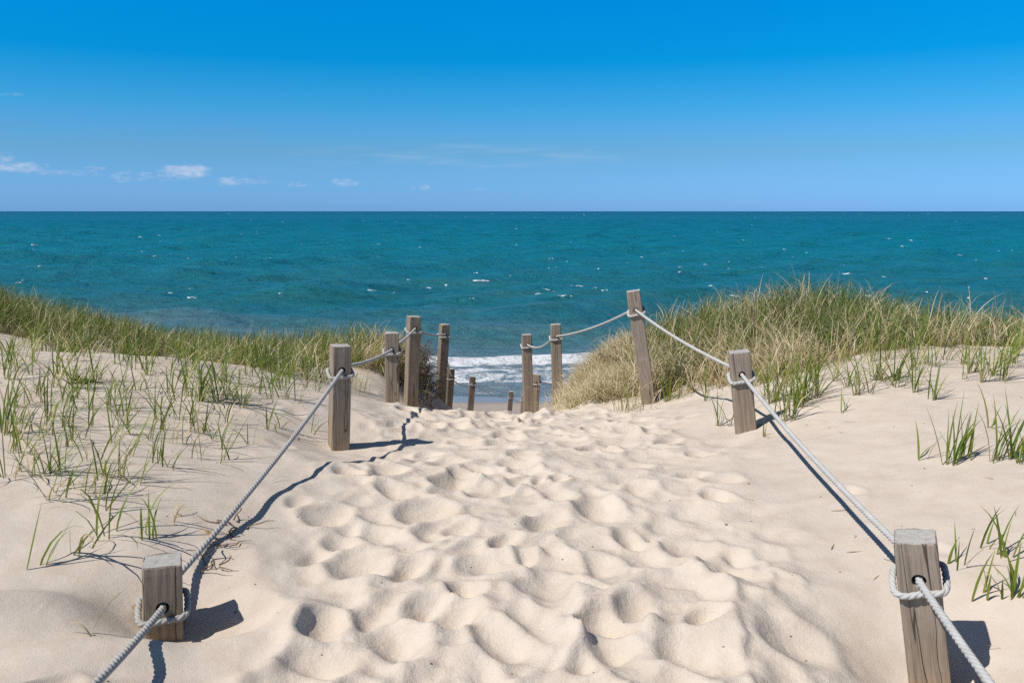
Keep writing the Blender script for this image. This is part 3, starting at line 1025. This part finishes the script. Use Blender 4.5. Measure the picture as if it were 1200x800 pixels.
for px, py, lab, nb, tall in [
        (986, 485, 'small lone tuft on bare sand right of the squat grey post', 4, .17),
        (1080, 539, 'narrow upright spike of grass, leftmost of the low right tufts', 4, .26),
        (1113, 545, 'wide fan of green blades beside the narrow upright spike', 12, .34),
        (1127, 538, 'dense tuft sharing roots with the wide green fan', 9, .28),
        (1167, 541, 'full tuft with arching blades near the right edge below the sand rise', 11, .32),
        (1187, 538, 'tall thin stalked tuft at the right edge of the bare sand', 8, .36),
        (1158, 502, 'single straight grass spike in the middle of the right sand', 2, .26),
        (1195, 545, 'partly cut off tuft against the right photo edge', 6, .26),
        (1073, 461, 'leafy tuft with a drooping left blade above the low right sand', 9, .34),
        (1092, 469, 'clump with long dark arching blades right of the drooping tuft', 9, .34),
        (1135, 438, 'tuft of crossed blades on the upper right sand', 7, .34),
        (1178, 446, 'tall straight tuft at upper right sand near the edge', 6, .36),
        (1020, 461, 'thin bent stalks left of the leafy drooping tuft', 4, .22),
        (1046, 447, 'rounded thick tuft in front of the right mound foot', 14, .32),
        (925, 492, 'straw skirted tuft beside the right rope with brown litter at its foot', 16, .40),
        (935, 478, 'dense green clump behind the straw skirted tuft', 18, .40),
        (950, 466, 'tall green clump right of the rope between dry litter and mound', 18, .40),
        (908, 470, 'mixed green and brown clump just right of the squat post head', 15, .38),
        (897, 511, 'two short stalks at the foot of the squat grey post', 3, .15),
        (840, 500, 'low splayed tuft in the sand left of the squat grey post', 6, .24),
        (855, 499, 'thin bent stalk pair touching the squat grey post on its left', 3, .28),
        (781, 470, 'green tuft at the right foot of the tall leaning post', 14, .34),
        (826, 470, 'small fresh tuft on the sand lip behind the squat post', 9, .34),
        (1123, 664, 'little low tuft, closest to the big cracked post', 5, .15),
        (1155, 640, 'green sprout up the sand from the little low tuft', 4, .19),
        (1176, 656, 'branching tuft with a blade bowed to the right photo edge', 7, .2),
        (1147, 702, 'tall narrow tuft casting a dark shadow below the sprouts', 4, .24),
        (1178, 703, 'short pointed blade between two foreground tufts on the right', 2, .13),
        (1189, 700, 'dense low tuft against the right edge of the foreground', 9, .19)]:
    sd += 1
    tuft(px, py, lab, None, nb, tall, sd, wide=1.1, stiff=.55, spread=.035 if nb > 12 else .015, dead=.35 if 'straw' in lab or 'brown' in lab else .1)
edge_r = 'grass tuft rooted at the sand margin of the right mound grass'
for k in range(46):
    px = rl.uniform(880, 1200)
    base = np.interp(px, [880, 930, 980, 1040, 1100, 1200], [455, 446, 436, 424, 414, 416])
    sd += 1
    tuft(px, base + rl.uniform(-6, 34), edge_r, ER, int(rl.uniform(6, 15)), rl.uniform(.24, .42), sd, stiff=1.0, dead=.3, wide=.85)


# ------------------------------------------------------------------ small finds on the sand
def tube_mesh(name, paths, rad, m=6):
    V, Q, nv = [], [], 0
    for pts in paths:
        C = np.array([list(p) for p in pts], float)
        Tn = np.gradient(C, axis=0); Tn /= np.linalg.norm(Tn, axis=1)[:, None] + 1e-9
        Nn = np.cross(Tn, [.13, .2, .97]); Nn /= np.linalg.norm(Nn, axis=1)[:, None] + 1e-9
        Bn = np.cross(Tn, Nn)
        rr = rad * np.linspace(1, .35, len(C))
        rg = np.stack([C + rr[:, None] * (math.cos(a) * Nn + math.sin(a) * Bn) for a in np.arange(m) * 2 * math.pi / m], 1)
        idx = nv + np.arange(len(C))[:, None] * m + np.arange(m)[None, :]
        nx = np.roll(idx, -1, 1)
        Q.append(np.stack([idx[:-1], nx[:-1], nx[1:], idx[1:]], -1).reshape(-1, 4)); V.append(rg.reshape(-1, 3)); nv += len(C) * m
    return mesh_quads(name, np.concatenate(V), np.concatenate(Q))


def root_tangle(px, py, seed, n, size, rad, label, name, cat, mat, flat=.4):
    rr = random.Random(seed)
    p0 = hit(px, py)
    paths = []
    for k in range(n):
        a = rr.uniform(0, 6.28); x, y = p0[0] + rr.gauss(0, size * .2), p0[1] + rr.gauss(0, size * .2)
        z = gz(x, y) + rr.uniform(-.01, .02); el = rr.uniform(0, flat); pts = []
        L = size * rr.uniform(.4, 1.0)
        for i in range(9):
            pts.append((x - p0[0], y - p0[1], max(z, gz(x, y) + rad * .5) - p0[2]))
            a += rr.gauss(0, .45); el += rr.gauss(-.06, .2)
            x += math.cos(a) * L / 8; y += math.sin(a) * L / 8; z += math.sin(el) * L / 8
        paths.append(pts)
    o = link(name, tube_mesh(name, paths, rad), mat)
    o.location = p0
    return tag(o, label, cat)


root_tangle(272, 618, 3, 9, .16, .004, 'dry brown root tangle lying under the left rope above the short post', 'dry_roots', 'dry roots', M_STEM, .7)
root_tangle(243, 672, 4, 6, .18, .003, 'thin bare twigs beside the left rope just behind the short post', 'dry_twig', 'twigs', M_STEM, .6)
root_tangle(262, 640, 5, 5, .15, .003, 'forked bare twig between the root tangle and the thin twigs', 'dry_twig', 'twigs', M_STEM, .5)
root_tangle(95, 449, 6, 12, .11, .010, 'black seaweed scrap on the sand below the left ridge', 'seaweed_clump', 'seaweed', M_WEED, .5)
root_tangle(300, 455, 8, 6, .25, .004, 'grey drift twigs at the sand margin behind the left rope', 'dry_twig', 'twigs', M_STEM, .4)


def dead_leaf(px, py, seed, label, size=.03):
    rr = random.Random(seed); p = hit(px, py)
    bm = bmesh.new(); n = 7; L, Rr = [], []
    for i in range(n):
        t = i / (n - 1); w = size * .35 * math.sin(math.pi * (.08 + .9 * t)); z = .012 + .010 * math.sin(t * 4 + seed)
        L.append(bm.verts.new((t * size * 2, w, z + .006))); Rr.append(bm.verts.new((t * size * 2, -w, z)))
    for i in range(n - 1):
        bm.faces.new((L[i], L[i + 1], Rr[i + 1], Rr[i]))
    ex = bmesh.ops.extrude_face_region(bm, geom=bm.faces[:])
    bmesh.ops.translate(bm, verts=[v for v in ex['geom'] if isinstance(v, bmesh.types.BMVert)], vec=(0, 0, .0015))
    bmesh.ops.recalc_face_normals(bm, faces=bm.faces)
    me = bpy.data.meshes.new('dead_leaf'); bm.to_mesh(me); bm.free()
    o = link('dead_leaf', me, M_LEAF); o.location = p; o.rotation_euler = (0, 0, rr.uniform(0, 6.28))
    tag(o, label, 'leaf')


dead_leaf(155, 720, 1, 'curled brown leaf scrap at the left side of the short front post', .034)
dead_leaf(240, 628, 2, 'brown leaf scrap lying left of the rope near the root tangle', .03)

def straw_bits():
    """broken straw and stem ends blown over the open sand"""
    rr = np.random.default_rng(55)
    N = 3200
    x = rr.uniform(-6, 6, N); y = rr.uniform(1.6, 9, N)
    k = (x < path_left(y) - .3) | (x > path_right(y) + .25)
    k &= rr.random(N) < (.25 + .75 * sstep(3, 7, y)) * sstep(-.1, .25, vnoise(x * 1.5, y * 1.5, 71))
    x, y = x[k], y[k]; N = len(x)
    V, Q, tn, al = blades(np.stack([x, y, ground(x, y) + .006], 1), rr.uniform(.02, .12, N), rr.uniform(0, 6.28, N), np.full(N, 1.5), rr.normal(0, .12, N), rr.uniform(.003, .007, N), rr.uniform(.66, .95, N), 5, rs=rr)
    tag(link('straw_bits', mesh_quads('straw_bits', V, Q, True, {'tone': tn, 'along': al}), M_GRASS), 'broken dry straw bits blown over the open sand', 'straw', kind='stuff')


straw_bits()


def pebbles():
    rr = np.random.default_rng(66)
    t = (1 + 5 ** .5) / 2
    ico = np.array([(-1, t, 0), (1, t, 0), (-1, -t, 0), (1, -t, 0), (0, -1, t), (0, 1, t), (0, -1, -t), (0, 1, -t), (t, 0, -1), (t, 0, 1), (-t, 0, -1), (-t, 0, 1)]) / 1.9
    tri = [(0, 11, 5), (0, 5, 1), (0, 1, 7), (0, 7, 10), (0, 10, 11), (1, 5, 9), (5, 11, 4), (11, 10, 2), (10, 7, 6), (7, 1, 8), (3, 9, 4), (3, 4, 2), (3, 2, 6), (3, 6, 8), (3, 8, 9), (4, 9, 5), (2, 4, 11), (6, 2, 10), (8, 6, 7), (9, 8, 1)]
    V, T = [], []
    for k in range(420):
        x, y = rr.uniform(-4, 4), 1.7 + 5.5 * rr.random() ** 1.3
        sz = rr.uniform(.0018, .0045) * (1.6 if rr.random() < .06 else 1)
        p = ico * rr.uniform(.7, 1.3, (12, 1)) * sz * np.array([1.3, 1, .7])
        T += [(a + len(V) * 12, b + len(V) * 12, c + len(V) * 12) for a, b, c in tri]
        V.append(p + np.array([x, y, gz(x, y) + sz * .2]))
    me = bpy.data.meshes.new('sand_grit'); me.from_pydata(np.concatenate(V).tolist(), [], T)
    tag(link('sand_grit', me, M_GRIT), 'dark grit and shell crumbs sprinkled over the sand', 'grit', kind='stuff')


pebbles()

# ------------------------------------------------------------------ daylight
SUN_EL, SUN_AZ = 51.0, 241.0   # azimuth clockwise from +Y
sl = bpy.data.lights.new('sun', 'SUN')
sl.energy = 4.6; sl.angle = R(.53); sl.color = (1.0, .955, .89)
so = bpy.data.objects.new('sun', sl); COL.objects.link(so)
sv = Vector((math.sin(R(SUN_AZ)) * math.cos(R(SUN_EL)), math.cos(R(SUN_AZ)) * math.cos(R(SUN_EL)), math.sin(R(SUN_EL))))
so.rotation_euler = sv.to_track_quat('Z', 'Y').to_euler()
so.location = sv * 40

W = bpy.data.worlds.new('World'); S.world = W; W.use_nodes = True
n = NT(W.node_tree)
sky = n.node('ShaderNodeTexSky', {'sky_type': 'NISHITA', 'sun_disc': False, 'sun_elevation': R(SUN_EL), 'sun_rotation': R(SUN_AZ),
                                  'air_density': 1.0, 'dust_density': .3, 'ozone_density': 3.0, 'altitude': 0.0})
dirv = n.node('ShaderNodeTexCoord').outputs[0]
sep = n.node('ShaderNodeSeparateXYZ', Vector=dirv)
el = n.math('ARCSINE', sep.outputs[2])
az = n.math('ARCTAN2', sep.outputs[0], sep.outputs[1])
eld = n.math('MULTIPLY', el, 57.29578)
tint = n.ramp(n.math('DIVIDE', eld, 40.0, clamp=True), [(0, (.28, .66, 1.62)), (.094, (.285, .63, 1.03)), (.13, (.24, .67, 1.10)), (.165, (.14, .70, 1.10)), (.235, (.008, .68, 1.14)), (.33, (.0, .75, 1.3)), (.6, (.22, .46, .62)), (1, (.52, .52, .56))])
skyc = n.mix(1.0, sky.outputs[0], tint, 'MULTIPLY')
# small fair-weather clouds low over the sea and one thin high veil
cv = n.node('ShaderNodeCombineXYZ', X=n.math('MULTIPLY', az, 57.3), Y=n.math('MULTIPLY', eld, 2.4)).outputs[0]
cn = n.noise(cv, 1.5, 7, .62)
cn2 = n.noise(cv, .5, 4, .6)
tot = None
for px, py, wpx, hpx, st in [(22, 196, 36, 9, .9), (4, 186, 14, 12, .75), (112, 199, 14, 6, .7), (148, 207, 36, 8, .65), (218, 201, 36, 11, 1.1), (232, 201, 14, 10, 1.2), (270, 213, 22, 7, .9),
                             (350, 216, 20, 5, .6), (300, 212, 30, 6, .6), (185, 206, 40, 7, .6), (75, 203, 40, 7, .65), (404, 214, 22, 6, .85), (492, 220, 22, 5, .6), (560, 222, 18, 4, .5), (5, 110, 26, 4, .5)]:
    d = ray(px, py); d = d / np.linalg.norm(d)
    a0, e0 = math.atan2(d[0], d[1]), math.degrees(math.asin(d[2]))
    u = n.math('DIVIDE', n.math('SUBTRACT', az, a0), wpx / F)
    v = n.math('DIVIDE', n.math('SUBTRACT', eld, e0), math.degrees(hpx / F))
    m_ = n.math('SUBTRACT', 1.0, n.math('ADD', n.math('MULTIPLY', u, u), n.math('MULTIPLY', v, v)), clamp=True)
    m_ = n.math('MULTIPLY', m_, st)
    tot = m_ if tot is None else n.math('MAXIMUM', tot, m_)
cl = n.step(n.math('ADD', tot, n.math('MULTIPLY', n.math('SUBTRACT', cn, .5), 2.2)), .28, 1.5, 0, .48)
cl = n.math('MULTIPLY', cl, n.step(tot, 0, .25))
d = ray(545, 184); d = d / np.linalg.norm(d)
veil_n = n.noise(n.node('ShaderNodeCombineXYZ', X=n.math('MULTIPLY', az, 10), Y=n.math('MULTIPLY', eld, 1.6)).outputs[0], 1.0, 5, .6)
vu = n.math('DIVIDE', n.math('SUBTRACT', az, math.atan2(d[0], d[1])), .22)
vv = n.math('DIVIDE', n.math('SUBTRACT', eld, math.degrees(math.asin(d[2]))), 1.0)
veil = n.math('SUBTRACT', 1.0, n.math('ADD', n.math('MULTIPLY', vu, vu), n.math('MULTIPLY', vv, vv)), clamp=True)
veil = n.math('MULTIPLY', veil, n.step(veil_n, .4, .75, 0, .17))
CLOUD = (7.6, 7.4, 8.0)
skyc = n.mix(cl, skyc, CLOUD)
skyc = n.mix(veil, skyc, CLOUD)
bg = n.node('ShaderNodeBackground', Color=skyc, Strength=.1)
n.node('ShaderNodeOutputWorld', Surface=bg.outputs[0])

S.view_settings.view_transform = 'Standard'
S.view_settings.look = 'None'
S.view_settings.exposure = 0.12
S.view_settings.gamma = 1.0
S.view_settings.use_curve_mapping = False
S.render.engine = 'CYCLES'
S.cycles.max_bounces = 6
S.cycles.use_denoising = False
